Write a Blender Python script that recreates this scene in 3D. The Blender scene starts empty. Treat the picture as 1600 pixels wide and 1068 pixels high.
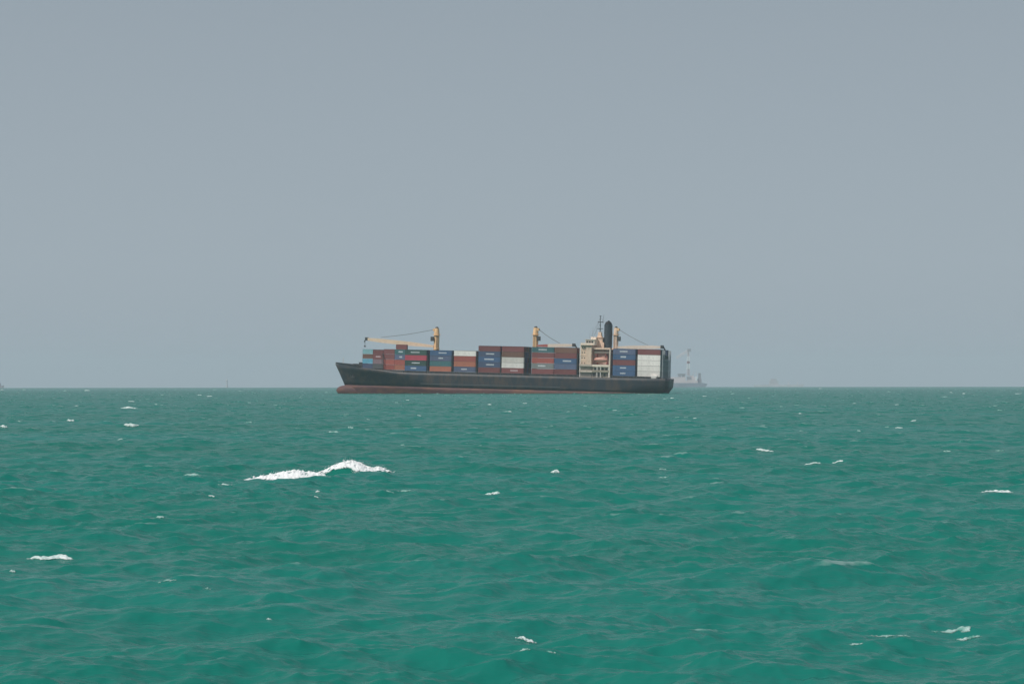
import bpy, bmesh, math, random
import numpy as np
from mathutils import Vector, Matrix, noise

R = math.radians
random.seed(7)
rng = np.random.default_rng(11)
scene = bpy.context.scene
col = scene.collection

# ------------------------------------------------------------------ camera
EYE = 5.0                 # metres above the water
FPX = 85 / 36 * 1600      # 85 mm lens, photograph pixels
RE = 6371000.0            # the sea follows the earth's curve
cd = bpy.data.cameras.new('camera')
cam = bpy.data.objects.new('camera', cd)
col.objects.link(cam)
cd.lens = 85
cd.sensor_width = 36
cd.clip_start = 0.5
cd.clip_end = 60000
cam.matrix_world = (Matrix.Translation((0, 0, EYE)) @ Matrix.Rotation(R(90 + 1.0), 4, 'X')
                    @ Matrix.Rotation(R(-0.07), 4, 'Z'))
scene.camera = cam

# ------------------------------------------------------------------ sky, sun, exposure
SUN_EL, SUN_ROT = R(52), R(229)
world = bpy.data.worlds.new('World')
scene.world = world
world.use_nodes = True
wn = world.node_tree.nodes
wl = world.node_tree.links
bg = wn['Background']
sky = wn.new('ShaderNodeTexSky')
sky.sky_type = 'NISHITA'
sky.sun_disc = False
sky.sun_elevation = SUN_EL
sky.sun_rotation = SUN_ROT
sky.air_density = 1.0
sky.dust_density = 3.0
sky.ozone_density = 1.5
dust = wn.new('ShaderNodeMixRGB')
wtc = wn.new('ShaderNodeTexCoord')
wsep = wn.new('ShaderNodeSeparateXYZ')
wl.new(wtc.outputs['Generated'], wsep.inputs[0])
veil = wn.new('ShaderNodeMapRange')                        # the veil thins with height, the sky overhead is bluer
veil.inputs['From Min'].default_value = 0.14
veil.inputs['From Max'].default_value = 0.60
veil.inputs['To Min'].default_value = 0.92
veil.inputs['To Max'].default_value = 0.35
wl.new(wsep.outputs['Z'], veil.inputs[0])
wl.new(veil.outputs[0], dust.inputs[0])
dust.inputs[2].default_value = (3.28, 3.84, 4.34, 1)      # the dusty veil high over the gulf
wl.new(sky.outputs[0], dust.inputs[1])
fall = wn.new('ShaderNodeMapRange')                        # and the sky is palest low down, where the dust lies
fall.inputs['From Min'].default_value = 0.05
fall.inputs['From Max'].default_value = 0.19
fall.inputs['To Min'].default_value = 1.0
fall.inputs['To Max'].default_value = 0.84
wl.new(wsep.outputs['Z'], fall.inputs[0])
shade = wn.new('ShaderNodeVectorMath'); shade.operation = 'SCALE'
wl.new(dust.outputs[0], shade.inputs[0])
wl.new(fall.outputs[0], shade.inputs['Scale'])
wl.new(shade.outputs[0], bg.inputs[0])
bg.inputs[1].default_value = 0.11

sd = bpy.data.lights.new('sun', 'SUN')
sun = bpy.data.objects.new('sun', sd)
col.objects.link(sun)
sd.energy = 2.75
sd.angle = R(1.0)
sd.color = (1.0, 0.95, 0.885)
to_sun = Vector((math.sin(SUN_ROT) * math.cos(SUN_EL), math.cos(SUN_ROT) * math.cos(SUN_EL), math.sin(SUN_EL)))
sun.rotation_euler = to_sun.to_track_quat('Z', 'Y').to_euler()

vs = scene.view_settings
vs.view_transform = 'Standard'
vs.look = 'None'
vs.exposure = 0.0
vs.gamma = 1.0
HAZE_DENSITY = 0.000078
HAZE_COLOR = (0.79, 0.86, 0.94)

scene.cycles.volume_bounces = 1
scene.cycles.max_bounces = 6
scene.cycles.use_denoising = True


# ------------------------------------------------------------------ helpers
def tag(o, label=None, cat=None, group=None, kind=None):
    if label: o['label'] = label
    if cat: o['category'] = cat
    if group: o['group'] = group
    if kind: o['kind'] = kind
    return o


def empty(name, mat=None):
    o = bpy.data.objects.new(name, None)
    o.empty_display_size = 0.5
    col.objects.link(o)
    if mat is not None: o.matrix_world = mat
    return o


def material(name, color, rough=0.6, metal=0.0, var=0.12, scale=0.6, dirt=None, dirt_amt=0.0, stretch=(1, 1, 1),
             bump=None, spec=0.4, thr=0.5):
    """painted or bare surface: base colour broken by noise, optional dirt / rust colour running over it"""
    m = bpy.data.materials.new(name)
    m.use_nodes = True
    n, l = m.node_tree.nodes, m.node_tree.links
    p = n['Principled BSDF']
    p.inputs['Roughness'].default_value = rough
    p.inputs['Metallic'].default_value = metal
    p.inputs['Specular IOR Level'].default_value = spec
    tc = n.new('ShaderNodeTexCoord')
    mp = n.new('ShaderNodeMapping')
    mp.inputs['Scale'].default_value = stretch
    l.new(tc.outputs['Object'], mp.inputs[0])
    nz = n.new('ShaderNodeTexNoise')
    nz.inputs['Scale'].default_value = scale
    nz.inputs['Detail'].default_value = 5
    l.new(mp.outputs[0], nz.inputs[0])
    info = n.new('ShaderNodeObjectInfo')
    add = n.new('ShaderNodeMath'); add.operation = 'ADD'
    l.new(nz.outputs['Fac'], add.inputs[0])
    hlf = n.new('ShaderNodeMath'); hlf.operation = 'MULTIPLY'; hlf.inputs[1].default_value = 0.6
    l.new(info.outputs['Random'], hlf.inputs[0])
    l.new(hlf.outputs[0], add.inputs[1])
    mr = n.new('ShaderNodeMapRange')
    mr.inputs['From Min'].default_value = 0.3
    mr.inputs['From Max'].default_value = 1.3
    mr.inputs['To Min'].default_value = 1 - var
    mr.inputs['To Max'].default_value = 1 + var
    l.new(add.outputs[0], mr.inputs[0])
    mul = n.new('ShaderNodeVectorMath'); mul.operation = 'SCALE'
    mul.inputs[0].default_value = color
    l.new(mr.outputs[0], mul.inputs['Scale'])
    out = mul.outputs[0]
    if dirt:
        n2 = n.new('ShaderNodeTexNoise')
        n2.inputs['Scale'].default_value = scale * 1.7
        n2.inputs['Detail'].default_value = 8
        n2.inputs['Roughness'].default_value = 0.7
        l.new(mp.outputs[0], n2.inputs[0])
        r2 = n.new('ShaderNodeMapRange')
        r2.inputs['From Min'].default_value = thr
        r2.inputs['From Max'].default_value = thr + 0.2
        r2.inputs['To Max'].default_value = dirt_amt
        l.new(n2.outputs['Fac'], r2.inputs[0])
        mx = n.new('ShaderNodeMixRGB')
        mx.inputs[2].default_value = (*dirt, 1)
        l.new(r2.outputs[0], mx.inputs[0])
        l.new(out, mx.inputs[1])
        out = mx.outputs[0]
    l.new(out, p.inputs['Base Color'])
    if bump == 'corrugated':
        wv = n.new('ShaderNodeTexWave')
        wv.wave_type = 'BANDS'; wv.bands_direction = 'X'
        wv.inputs['Scale'].default_value = 1.1
        l.new(tc.outputs['Object'], wv.inputs[0])
        bp = n.new('ShaderNodeBump')
        bp.inputs['Strength'].default_value = 0.5
        bp.inputs['Distance'].default_value = 0.03
        l.new(wv.outputs['Fac'], bp.inputs['Height'])
        l.new(bp.outputs[0], p.inputs['Normal'])
    return m


class MB:
    """collects primitive shapes and links them as ONE mesh object"""
    def __init__(self): self.v, self.f = [], []

    def raw(self, verts, faces):
        b = len(self.v)
        self.v += [tuple(x) for x in verts]
        self.f += [tuple(b + i for i in f) for f in faces]
        return self

    def box(self, x0, x1, y0, y1, z0, z1, m=None):
        vs_ = [Vector((x, y, z)) for x in (x0, x1) for y in (y0, y1) for z in (z0, z1)]
        if m: vs_ = [m @ q for q in vs_]
        return self.raw(vs_, [(0, 1, 3, 2), (4, 6, 7, 5), (0, 4, 5, 1), (2, 3, 7, 6), (0, 2, 6, 4), (1, 5, 7, 3)])

    def bar(self, a, b, r, n=6, r2=None):
        a, b = Vector(a), Vector(b)
        d = (b - a).normalized()
        s = d.cross(Vector((0, 0, 1)))
        if s.length < 1e-3: s = d.cross(Vector((1, 0, 0)))
        s.normalize(); t = d.cross(s)
        r2 = r if r2 is None else r2
        vs_ = []
        for p, q in ((a, r), (b, r2)):
            for k in range(n):
                an = 2 * math.pi * (k + .5) / n
                vs_.append(p + (s * math.cos(an) + t * math.sin(an)) * q)
        fs = [(k, (k + 1) % n, n + (k + 1) % n, n + k) for k in range(n)]
        fs += [tuple(range(n - 1, -1, -1)), tuple(range(n, 2 * n))]
        return self.raw(vs_, fs)

    def lathe(self, prof, cx=0, cy=0, n=16, sx=1, sy=1):
        vs_, fs = [], []
        for r, z in prof:
            for k in range(n):
                an = 2 * math.pi * k / n
                vs_.append((cx + r * sx * math.cos(an), cy + r * sy * math.sin(an), z))
        for i in range(len(prof) - 1):
            for k in range(n):
                a, b = i * n + k, i * n + (k + 1) % n
                fs.append((a, b, b + n, a + n))
        fs.append(tuple(range(n - 1, -1, -1)))
        m = (len(prof) - 1) * n
        fs.append(tuple(range(m, m + n)))
        return self.raw(vs_, fs)

    def prism(self, poly, y0, y1):
        """polygon in x,z pushed along y"""
        n = len(poly)
        vs_ = [(x, y0, z) for x, z in poly] + [(x, y1, z) for x, z in poly]
        fs = [tuple(range(n)), tuple(range(2 * n - 1, n - 1, -1))]
        fs += [(k, k + n, (k + 1) % n + n, (k + 1) % n) for k in range(n)]
        return self.raw(vs_, fs)

    def build(self, name, mat, parent=None, smooth=False, bevel=0):
        me = bpy.data.meshes.new(name)
        me.from_pydata(self.v, [], self.f)
        bm = bmesh.new(); bm.from_mesh(me)
        bmesh.ops.recalc_face_normals(bm, faces=bm.faces)
        if bevel: bmesh.ops.bevel(bm, geom=list(bm.edges), offset=bevel, segments=1, affect='EDGES')
        bm.to_mesh(me); bm.free()
        if smooth:
            me.polygons.foreach_set('use_smooth', [True] * len(me.polygons))
        me.materials.append(mat)
        o = bpy.data.objects.new(name, me)
        col.objects.link(o)
        if parent is not None: o.parent = parent
        return o


# ------------------------------------------------------------------ sea
WIND = math.atan2(-1.0, 0.22)        # waves run towards the shore the camera stands on


def wave_tile(L, N, hs, peak, lmin, lmax, spread, choppy, seed, wind):
    """one periodic patch of wind sea: height, the two sideways shifts, and the crest folding (foam)"""
    g = np.random.default_rng(seed)
    k1 = 2 * np.pi * np.fft.fftfreq(N, L / N)
    kx, ky = np.meshgrid(k1, k1, indexing='xy')
    k = np.hypot(kx, ky); k[0, 0] = 1e-6
    kp = 2 * np.pi / peak
    S = np.exp(-1.25 * (kp / k) ** 2) * k ** -4.0
    S *= 1 + 1.6 * np.exp(-((np.sqrt(k / kp) - 1) ** 2) / 0.02)
    lam = 2 * np.pi / k
    S[(lam < lmin) | (lam > lmax)] = 0
    th = np.arctan2(ky, kx) - wind
    D = np.maximum(np.cos(th / 2), 0) ** (2 * spread) + 0.05
    A = np.sqrt(S * D)
    h = (g.standard_normal((N, N)) + 1j * g.standard_normal((N, N))) * A
    H = np.fft.ifft2(h).real
    s = hs / 4 / H.std()
    h *= s
    H = np.fft.ifft2(h).real
    DX = np.fft.ifft2(-1j * kx / k * h).real * choppy
    DY = np.fft.ifft2(-1j * ky / k * h).real * choppy
    dxx = np.gradient(DX, L / N, axis=1); dyy = np.gradient(DY, L / N, axis=0)
    dxy = np.gradient(DX, L / N, axis=0)
    J = (1 - dxx) * (1 - dyy) - dxy ** 2
    return H, -DX, -DY, J


def sample(T, L, x, y, rot):
    N = T[0].shape[0]
    c, s = math.cos(rot), math.sin(rot)
    u = ((c * x + s * y) / L * N) % N
    v = ((-s * x + c * y) / L * N) % N
    i0 = u.astype(np.int32) % N; j0 = v.astype(np.int32) % N
    fu = u - np.floor(u); fv = v - np.floor(v)
    i1 = (i0 + 1) % N; j1 = (j0 + 1) % N
    out = [t[j0, i0] * (1 - fu) * (1 - fv) + t[j0, i1] * fu * (1 - fv) + t[j1, i0] * (1 - fu) * fv + t[j1, i1] * fu * fv
           for t in T]
    h, dx, dy, J = out
    return h, c * dx - s * dy, s * dx + c * dy, J


LA, LB = 311.0, 53.0
ROTA, ROTB = 0.31, -0.5
tileA = wave_tile(LA, 1024, 0.46, 7.5, 0.9, 60, 3.0, 0.6, 3, WIND - ROTA)
tileB = wave_tile(LB, 1024, 0.135, 1.7, 0.16, 4.0, 2.4, 0.6, 5, WIND - ROTB)

# the breaking wave: two crests one behind the other.  x along the crest, front height profile (top, bottom)
def px_at(px, py, d):
    return ((px - 800) / FPX * d, EYE + (600 - py) / FPX * d)


CREST_A = [(354, 754.0, 757.5), (372, 750.5, 755), (400, 744.0, 751), (420, 740, 749), (435, 737, 747.5), (450, 734, 748.5), (465, 732.5, 749), (480, 735, 747),
           (500, 738, 745.5), (512, 741, 746), (523, 744.5, 746.5)]
CREST_B = [(494, 738, 740), (505, 733.5, 739), (517, 727.5, 735.5), (530, 722, 731.5), (541, 718.5, 731), (552, 718, 733.5), (561, 720.5, 737),
           (573, 727, 738), (582, 730, 736), (592, 727.5, 735.5), (602, 731, 737), (613, 735.5, 737)]
DA, DB = 133.0, 137.0
def crest_m(c, d): return np.array([[px_at(p, t, d)[0], px_at(p, t, d)[1], px_at(p, b, d)[1]] for p, t, b in c])
MA_, MB_ = crest_m(CREST_A, DA), crest_m(CREST_B, DB)
BASE_A, BASE_B = -0.48, -0.36
FRONT, BACK = 0.9, 2.6


def breaker(x, y, z):
    for M, d, base in ((MA_, DA, BASE_A), (MB_, DB, BASE_B)):
        xa, xb = M[0, 0], M[-1, 0]
        top = np.interp(x, M[:, 0], M[:, 1]) - 0.09
        dy = y - d
        prof = np.where(dy < 0, np.exp(-(dy / FRONT) ** 2), np.exp(-(dy / BACK) ** 2))
        ex = np.clip(np.minimum(x - xa + 0.9, xb + 1.4 - x) / 1.5, 0, 1)
        ex = ex * ex * (3 - 2 * ex)
        w = ex * np.exp(-np.maximum(np.abs(dy) - 1.0, 0) ** 2 / 4)
        tgt = base + (top - base) * prof * ex
        z = z * (1 - w) + np.maximum(tgt, base + (z - base) * 0.25) * w
    return z


az_f = np.arange(-0.265, 0.265, 0.00085)
az_c = np.linspace(0.265, 2 * np.pi - 0.265, 90)
AZ = np.concatenate([az_f, az_c])
rr = [1.0]
while rr[-1] < 30: rr.append(rr[-1] * 1.15)
while rr[-1] < 420: rr.append(rr[-1] * 1.0021)
while rr[-1] < 2200: rr.append(rr[-1] * 1.0018)
while rr[-1] < 13500: rr.append(rr[-1] * 1.0045)
RR = np.array(rr)
nr, na = len(RR), len(AZ)
RG, AG = np.meshgrid(RR, AZ, indexing='ij')
X = RG * np.sin(AG); Y = RG * np.cos(AG)
hA, xA, yA, JA = sample(tileA, LA, X, Y, ROTA)
hB, xB, yB, JB = sample(tileB, LB, X, Y, ROTB)
fB = np.clip(1 - (RG - 90) / 260, 0.0, 1)
fA = np.clip(1 - (RG - 1500) / 9000, 0.25, 1)
gust = sample(tileA, LA, X / 7.3, Y / 7.3, 1.1)[0] / 0.115          # slow patches of rougher and calmer water
gB = 1 + 0.15 * np.clip(gust, -1.8, 1.8)
Z = hA * fA + hB * fB * gB
Z = breaker(X, Y, Z)
wv = np.exp(-(((X + 11) / 6) ** 2 + ((Y - 134) / 4) ** 2) ** 2)
X2 = X + (xA * fA + xB * fB * gB) * (1 - wv)
Y2 = Y + (yA * fA + yB * fB * gB) * (1 - wv)
Z = Z - RG ** 2 / (2 * RE)
co = np.stack([X2, Y2, Z], -1).reshape(-1, 3).astype(np.float32)
ii, jj = np.meshgrid(np.arange(nr - 1), np.arange(na), indexing='ij')
j2 = (jj + 1) % na
quads = np.stack([ii * na + jj, ii * na + j2, (ii + 1) * na + j2, (ii + 1) * na + jj], -1)[..., ::-1].reshape(-1, 4).astype(np.int32)
nq = len(quads)
me = bpy.data.meshes.new('sea')
me.vertices.add(len(co)); me.vertices.foreach_set('co', co.ravel())
me.loops.add(nq * 4); me.loops.foreach_set('vertex_index', quads.ravel())
me.polygons.add(nq)
me.polygons.foreach_set('loop_start', np.arange(0, nq * 4, 4, dtype=np.int32))
me.polygons.foreach_set('use_smooth', np.ones(nq, dtype=bool))
me.update(calc_edges=True)
pa1, pa0 = np.percentile(tileA[3], 0.9), np.percentile(tileA[3], 0.05)
fo = np.clip((pa1 - JA) / (pa1 - pa0), 0, 1) ** .6
fo = np.where(AG < 0.3, fo, 0) * np.clip((RG - 20) / 10, 0, 1)
at = me.attributes.new('foam', 'FLOAT', 'POINT')
at.data.foreach_set('value', fo.ravel().astype(np.float32))


def sea_material():
    m = bpy.data.materials.new('sea_water')
    m.use_nodes = True
    n, l = m.node_tree.nodes, m.node_tree.links
    p = n['Principled BSDF']
    p.inputs['IOR'].default_value = 1.333
    p.inputs['Roughness'].default_value = 0.16
    p.inputs['Specular IOR Level'].default_value = 0.095
    geo = n.new('ShaderNodeNewGeometry')
    # silt carried in slow bands changes the green of the water
    mp = n.new('ShaderNodeMapping'); mp.inputs['Scale'].default_value = (0.012, 0.03, 0.0)
    l.new(geo.outputs['Position'], mp.inputs[0])
    nz = n.new('ShaderNodeTexNoise'); nz.inputs['Scale'].default_value = 1.0; nz.inputs['Detail'].default_value = 4
    l.new(mp.outputs[0], nz.inputs[0])
    cr = n.new('ShaderNodeValToRGB')
    cr.color_ramp.elements[0].position = 0.32; cr.color_ramp.elements[0].color = (0.006, 0.150, 0.109, 1)
    cr.color_ramp.elements[1].position = 0.68; cr.color_ramp.elements[1].color = (0.013, 0.178, 0.145, 1)
    l.new(nz.outputs['Fac'], cr.inputs[0])
    at_ = n.new('ShaderNodeAttribute'); at_.attribute_name = 'foam'
    fn = n.new('ShaderNodeTexNoise'); fn.inputs['Scale'].default_value = 3.5; fn.inputs['Detail'].default_value = 6
    l.new(geo.outputs['Position'], fn.inputs[0])
    fm = n.new('ShaderNodeMath'); fm.operation = 'MULTIPLY'
    l.new(at_.outputs['Fac'], fm.inputs[0]); l.new(fn.outputs['Fac'], fm.inputs[1])
    fr = n.new('ShaderNodeMapRange')
    fr.inputs['From Min'].default_value = 0.12; fr.inputs['From Max'].default_value = 0.45; fr.inputs['To Max'].default_value = 0.28
    l.new(fm.outputs[0], fr.inputs[0])
    mx = n.new('ShaderNodeMixRGB'); mx.inputs[2].default_value = (0.62, 0.72, 0.70, 1)
    l.new(fr.outputs[0], mx.inputs[0]); l.new(cr.outputs[0], mx.inputs[1])
    l.new(mx.outputs[0], p.inputs['Base Color'])
    rg = n.new('ShaderNodeMapRange'); rg.inputs['To Min'].default_value = 0.25; rg.inputs['To Max'].default_value = 0.6
    l.new(fr.outputs[0], rg.inputs[0]); l.new(rg.outputs[0], p.inputs['Roughness'])
    # ripples too small for the mesh
    b = None
    for sc_, st, ds in (((0.55, 2.6, 1.0), 0.55, 0.11), ((1.8, 8.0, 1.0), 0.5, 0.045)):
        m2 = n.new('ShaderNodeMapping'); m2.inputs['Scale'].default_value = sc_
        m2.inputs['Rotation'].default_value = (0, 0, 0.2)
        l.new(geo.outputs['Position'], m2.inputs[0])
        t = n.new('ShaderNodeTexNoise'); t.inputs['Scale'].default_value = 1.0; t.inputs['Detail'].default_value = 3
        l.new(m2.outputs[0], t.inputs[0])
        bp = n.new('ShaderNodeBump'); bp.inputs['Strength'].default_value = st; bp.inputs['Distance'].default_value = ds
        l.new(t.outputs['Fac'], bp.inputs['Height'])
        if b: l.new(b.outputs[0], bp.inputs['Normal'])
        b = bp
    l.new(b.outputs[0], p.inputs['Normal'])
    return m


me.materials.append(sea_material())
sea = bpy.data.objects.new('sea', me)
col.objects.link(sea)
tag(sea, 'choppy teal green sea running to a hazy horizon', 'sea', kind='structure')
bpy.context.view_layer.update()

# ------------------------------------------------------------------ haze
HZ = MB().box(-13800, 13800, -13800, 13800, -32, 150)
hm = bpy.data.materials.new('haze')
hm.use_nodes = True
hn, hl = hm.node_tree.nodes, hm.node_tree.links
for q in list(hn):
    if q.type != 'OUTPUT_MATERIAL': hn.remove(q)
pv = hn.new('ShaderNodeVolumePrincipled')
pv.inputs['Color'].default_value = (*HAZE_COLOR, 1)
pv.inputs['Density'].default_value = HAZE_DENSITY
hl.new(pv.outputs[0], [q for q in hn if q.type == 'OUTPUT_MATERIAL'][0].inputs['Volume'])
haze = HZ.build('haze', hm)
tag(haze, 'pale grey haze hanging over the sea', 'haze', kind='stuff')

# ------------------------------------------------------------------ container ship
SHIP_D = 1321.0
SHIP = (Matrix.Translation((-4.0, SHIP_D, -SHIP_D ** 2 / (2 * RE))) @ Matrix.Rotation(R(167), 4, 'Z')
        @ Matrix.Rotation(R(-1.5), 4, 'Y') @ Matrix.Translation((-94, 0, 0)))     # origin: stern, waterline, centreline
ship = empty('container_ship', SHIP)
tag(ship, 'dark hulled container ship with rust red waterline, cream deckhouse and three deck cranes', 'ship')

M = {
    'hull': material('black_hull_paint', (0.020, 0.033, 0.042), 0.5, var=0.3, scale=0.16, dirt=(0.095, 0.062, 0.045), dirt_amt=0.8, stretch=(1, 1, .35), thr=0.44),
    'boot': material('rusty_antifouling', (0.118, 0.056, 0.060), 0.7, var=0.35, scale=0.10, dirt=(0.23, 0.10, 0.055), dirt_amt=0.65, stretch=(0.5, 1, 2), thr=0.43),
    'coaming': material('dark_grey_deck_paint', (0.07, 0.078, 0.08), 0.7, var=0.3, scale=0.4, dirt=(0.12, 0.07, 0.05), dirt_amt=0.5),
    'strake': material('weathered_grey_paint', (0.13, 0.145, 0.15), 0.6, var=0.2, scale=0.4),
    'cream': material('cream_paint', (0.76, 0.57, 0.43), 0.55, var=0.12, scale=0.5, dirt=(0.30, 0.20, 0.13), dirt_amt=0.5, stretch=(1, 1, .4)),
    'cream_pale': material('pale_cream_paint', (0.78, 0.67, 0.55), 0.55, var=0.10, scale=0.5, dirt=(0.4, 0.33, 0.26), dirt_amt=0.4),
    'tan': material('buff_crane_paint', (0.78, 0.50, 0.26), 0.55, var=0.15, scale=0.5, dirt=(0.30, 0.17, 0.09), dirt_amt=0.5, stretch=(1, 1, .4)),
    'buff': material('pale_buff_paint', (0.74, 0.58, 0.42), 0.55, var=0.12, scale=0.5, dirt=(0.4, 0.27, 0.16), dirt_amt=0.4),
    'white': material('white_paint', (0.80, 0.76, 0.71), 0.5, var=0.08),
    'slate': material('slate_funnel_paint', (0.040, 0.055, 0.066), 0.5, var=0.2, scale=0.4),
    'soot': material('sooty_steel', (0.02, 0.02, 0.021), 0.8, var=0.2),
    'steel': material('dark_steel', (0.06, 0.065, 0.065), 0.6, var=0.2),
    'wire': material('grey_wire', (0.20, 0.21, 0.21), 0.6),
    'redpaint': material('faded_red_paint', (0.42, 0.12, 0.10), 0.6, var=0.2),
    'frame_grey': material('pale_grey_frame_paint', (0.34, 0.36, 0.37), 0.6, var=0.2),
    'green': material('dull_green_deck_paint', (0.36, 0.31, 0.24), 0.7, var=0.2, scale=0.6),
    'green_grey': material('grey_green_paint', (0.54, 0.46, 0.38), 0.65, var=0.2, scale=0.6, dirt=(0.2, 0.15, 0.1), dirt_amt=0.4),
    'glass': material('dark_window_glass', (0.02, 0.025, 0.03), 0.12, spec=0.6),
    'orange': material('orange_lifeboat_paint', (0.55, 0.30, 0.23), 0.5, var=0.1),
    'mark': material('white_lettering_paint', (0.62, 0.64, 0.66), 0.6),
    'mark_pink': material('faded_lettering_paint', (0.55, 0.42, 0.43), 0.6),
}

# hull lines -------------------------------------------------------
HB = 15.0


def stem_x(z):   # forward end of each waterline
    return float(np.interp(z, [-4, 2.5, 10.2, 14.2], [183.0, 185.3, 189.0, 191.2]))


def stern_x(z):
    return float(np.interp(z, [-4, 0.0, 2.5, 5.5, 10.4], [13.0, 8.0, 5.2, 3.4, 3.0]))


def half_breadth(x, z):
    xs = float(np.interp(z, [-4, 2.5, 10.2, 14.2], [112, 122, 148, 156]))
    xf = stem_x(z)
    b = HB
    if x > xs:
        t = (x - xs) / (xf - xs)
        p = float(np.interp(z, [-4, 2.5, 10.2, 14.2], [1.35, 1.6, 2.0, 2.4]))
        b *= max(0.0, 1 - t ** p)
    xa = stern_x(z)
    run = float(np.interp(z, [-4, 0, 2.5, 6, 10.4], [60, 44, 30, 16, 10]))
    e0 = float(np.interp(z, [-4, 0, 2.5, 5.5, 10.4], [0.1, 0.45, 0.74, 0.90, 0.95]))
    if x < xa + run:
        t = 1 - (x - xa) / run
        b *= 1 - (1 - e0) * t ** 2
    return max(b, 0.12)


def deck_z(x):
    # main deck 10.2, rising through a step to the raised forecastle
    return float(np.interp(x, [3, 30, 152, 160, 172, 191.2], [10.3, 10.2, 10.3, 11.3, 12.2, 14.1]))


def loft(levels, name, mat, top_follow=False):
    NS = 110
    ts = [0.5 - 0.5 * math.cos(math.pi * i / (NS - 1)) for i in range(NS)]
    vs_, fs = [], []
    nl = len(levels)
    for side in (1, -1):
        for t in ts:
            for k, z in enumerate(levels):
                zz = z
                xa, xf = stern_x(z), stem_x(z)
                x = xa + (xf - xa) * t
                if top_follow:
                    dz = deck_z(x)
                    zz = 2.5 + (z - 2.5) * (dz - 2.5) / (10.2 - 2.5)
                    zz_c = min(zz, 14.2)
                    xa, xf = stern_x(min(zz_c, 10.4)), stem_x(zz_c)
                    x = xa + (xf - xa) * t
                vs_.append((x, side * half_breadth(x, zz), zz))
    n = NS * nl
    for s in range(2):
        for i in range(NS - 1):
            for k in range(nl - 1):
                a = s * n + i * nl + k
                q = (a, a + nl, a + nl + 1, a + 1)
                fs.append(q if s == 0 else q[::-1])
    for i in range(NS - 1):          # deck and bottom
        for k in (0, nl - 1):
            a = i * nl + k
            fs.append((a, a + nl, n + a + nl, n + a))
    for i in (0, NS - 1):            # transom and stem
        for k in range(nl - 1):
            a = i * nl + k
            fs.append((a, a + 1, n + a + 1, n + a))
    return MB().raw(vs_, fs)


hull = loft([2.5, 4.0, 5.5, 7.0, 8.6, 10.2], 'hull', M['hull'], True).build('hull', M['hull'], ship, smooth=False)
for pl in hull.data.polygons: pl.use_smooth = abs(pl.normal.z) < 0.8
bt = loft([-4.0, -2.0, -0.8, 0.0, 1.0, 2.5], 'boot', M['boot'])
# bulbous bow as part of the same skin
bulb = []
for i in range(15):
    t = i / 14
    xx = 176.5 + 13.6 * t
    r = (1 - max(0, (t - .35) / .65) ** 2.4) ** 0.5 if t > .35 else 1
    bulb.append((xx, 2.9 * max(r, .03), -0.9 + 0.3 * t))
nb = 14
vs_, fs = [], []
for xx, r, zc in bulb:
    for k in range(nb):
        a = 2 * math.pi * k / nb
        vs_.append((xx, 0.72 * r * math.cos(a), zc + r * 1.12 * math.sin(a)))
for i in range(len(bulb) - 1):
    for k in range(nb):
        a, b = i * nb + k, i * nb + (k + 1) % nb
        fs.append((a, b, b + nb, a + nb))
fs.append(tuple(range(nb)))
fs.append(tuple(range((len(bulb) - 1) * nb, len(bulb) * nb)))
bt.raw(vs_, fs)
boot = bt.build('boot_topping', M['boot'], ship, smooth=True)

# rubbing strake along the port and starboard side
for s in (1, -1):
    b = MB()
    xs_ = list(np.linspace(60, 138, 20))
    for x0, x1 in zip(xs_, xs_[1:]):
        y0, y1 = s * half_breadth(x0, 4.4), s * half_breadth(x1, 4.4)
        b.bar((x0, y0, 4.4), (x1, y1, 4.4), 0.16, 4)
    b.build('rubbing_strake', M['strake'], ship)
# bulwark round the forecastle head
b = MB()
for s in (1, -1):
    xs_ = list(np.linspace(173, 190.6, 14))
    for x0, x1 in zip(xs_, xs_[1:]):
        a0, a1 = deck_z(x0), deck_z(x1)
        y0, y1 = half_breadth(x0, a0), half_breadth(x1, a1)
        p = [Vector((x0, s * y0, a0 - .05)), Vector((x1, s * y1, a1 - .05)), Vector((x1 + .1, s * (y1 + .08), a1 + .9)), Vector((x0 + .1, s * (y0 + .08), a0 + .9))]
        q = [v + Vector((-0.05, -s * .15, 0)) for v in p]
        b.raw(p + q, [(0, 1, 2, 3), (7, 6, 5, 4), (0, 4, 5, 1), (3, 2, 6, 7), (0, 3, 7, 4), (1, 5, 6, 2)])
b.build('bulwark', M['hull'], ship)
# hatch coaming and covers under the containers
b = MB()
for x0, x1, z0, z1 in ((107, 134.5, 10.0, 11.18), (135.5, 147.8, 10.0, 11.18), (148.2, 160.0, 10.2, 11.5), (81, 106.2, 10.0, 11.18), (51.5, 76.6, 10.0, 11.18), (6, 32, 10.0, 11.18)):
    b.box(x0, x1, -12.9, 12.9, z0, z1)
b.box(160.5, 173, -8.0, 8.0, 11, 12.1)
b.build('hatch_coaming', M['coaming'], ship)
# stanchions that carry the outer containers
for x in np.arange(8, 150, 6.1):
    if 33 < x < 50: continue
    for s in (1, -1):
        MB().box(x - .18, x + .18, s * 14.2 - .18, s * 14.2 + .18, 10.0, 11.17).build('container_stanchion', M['coaming'], ship)
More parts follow.
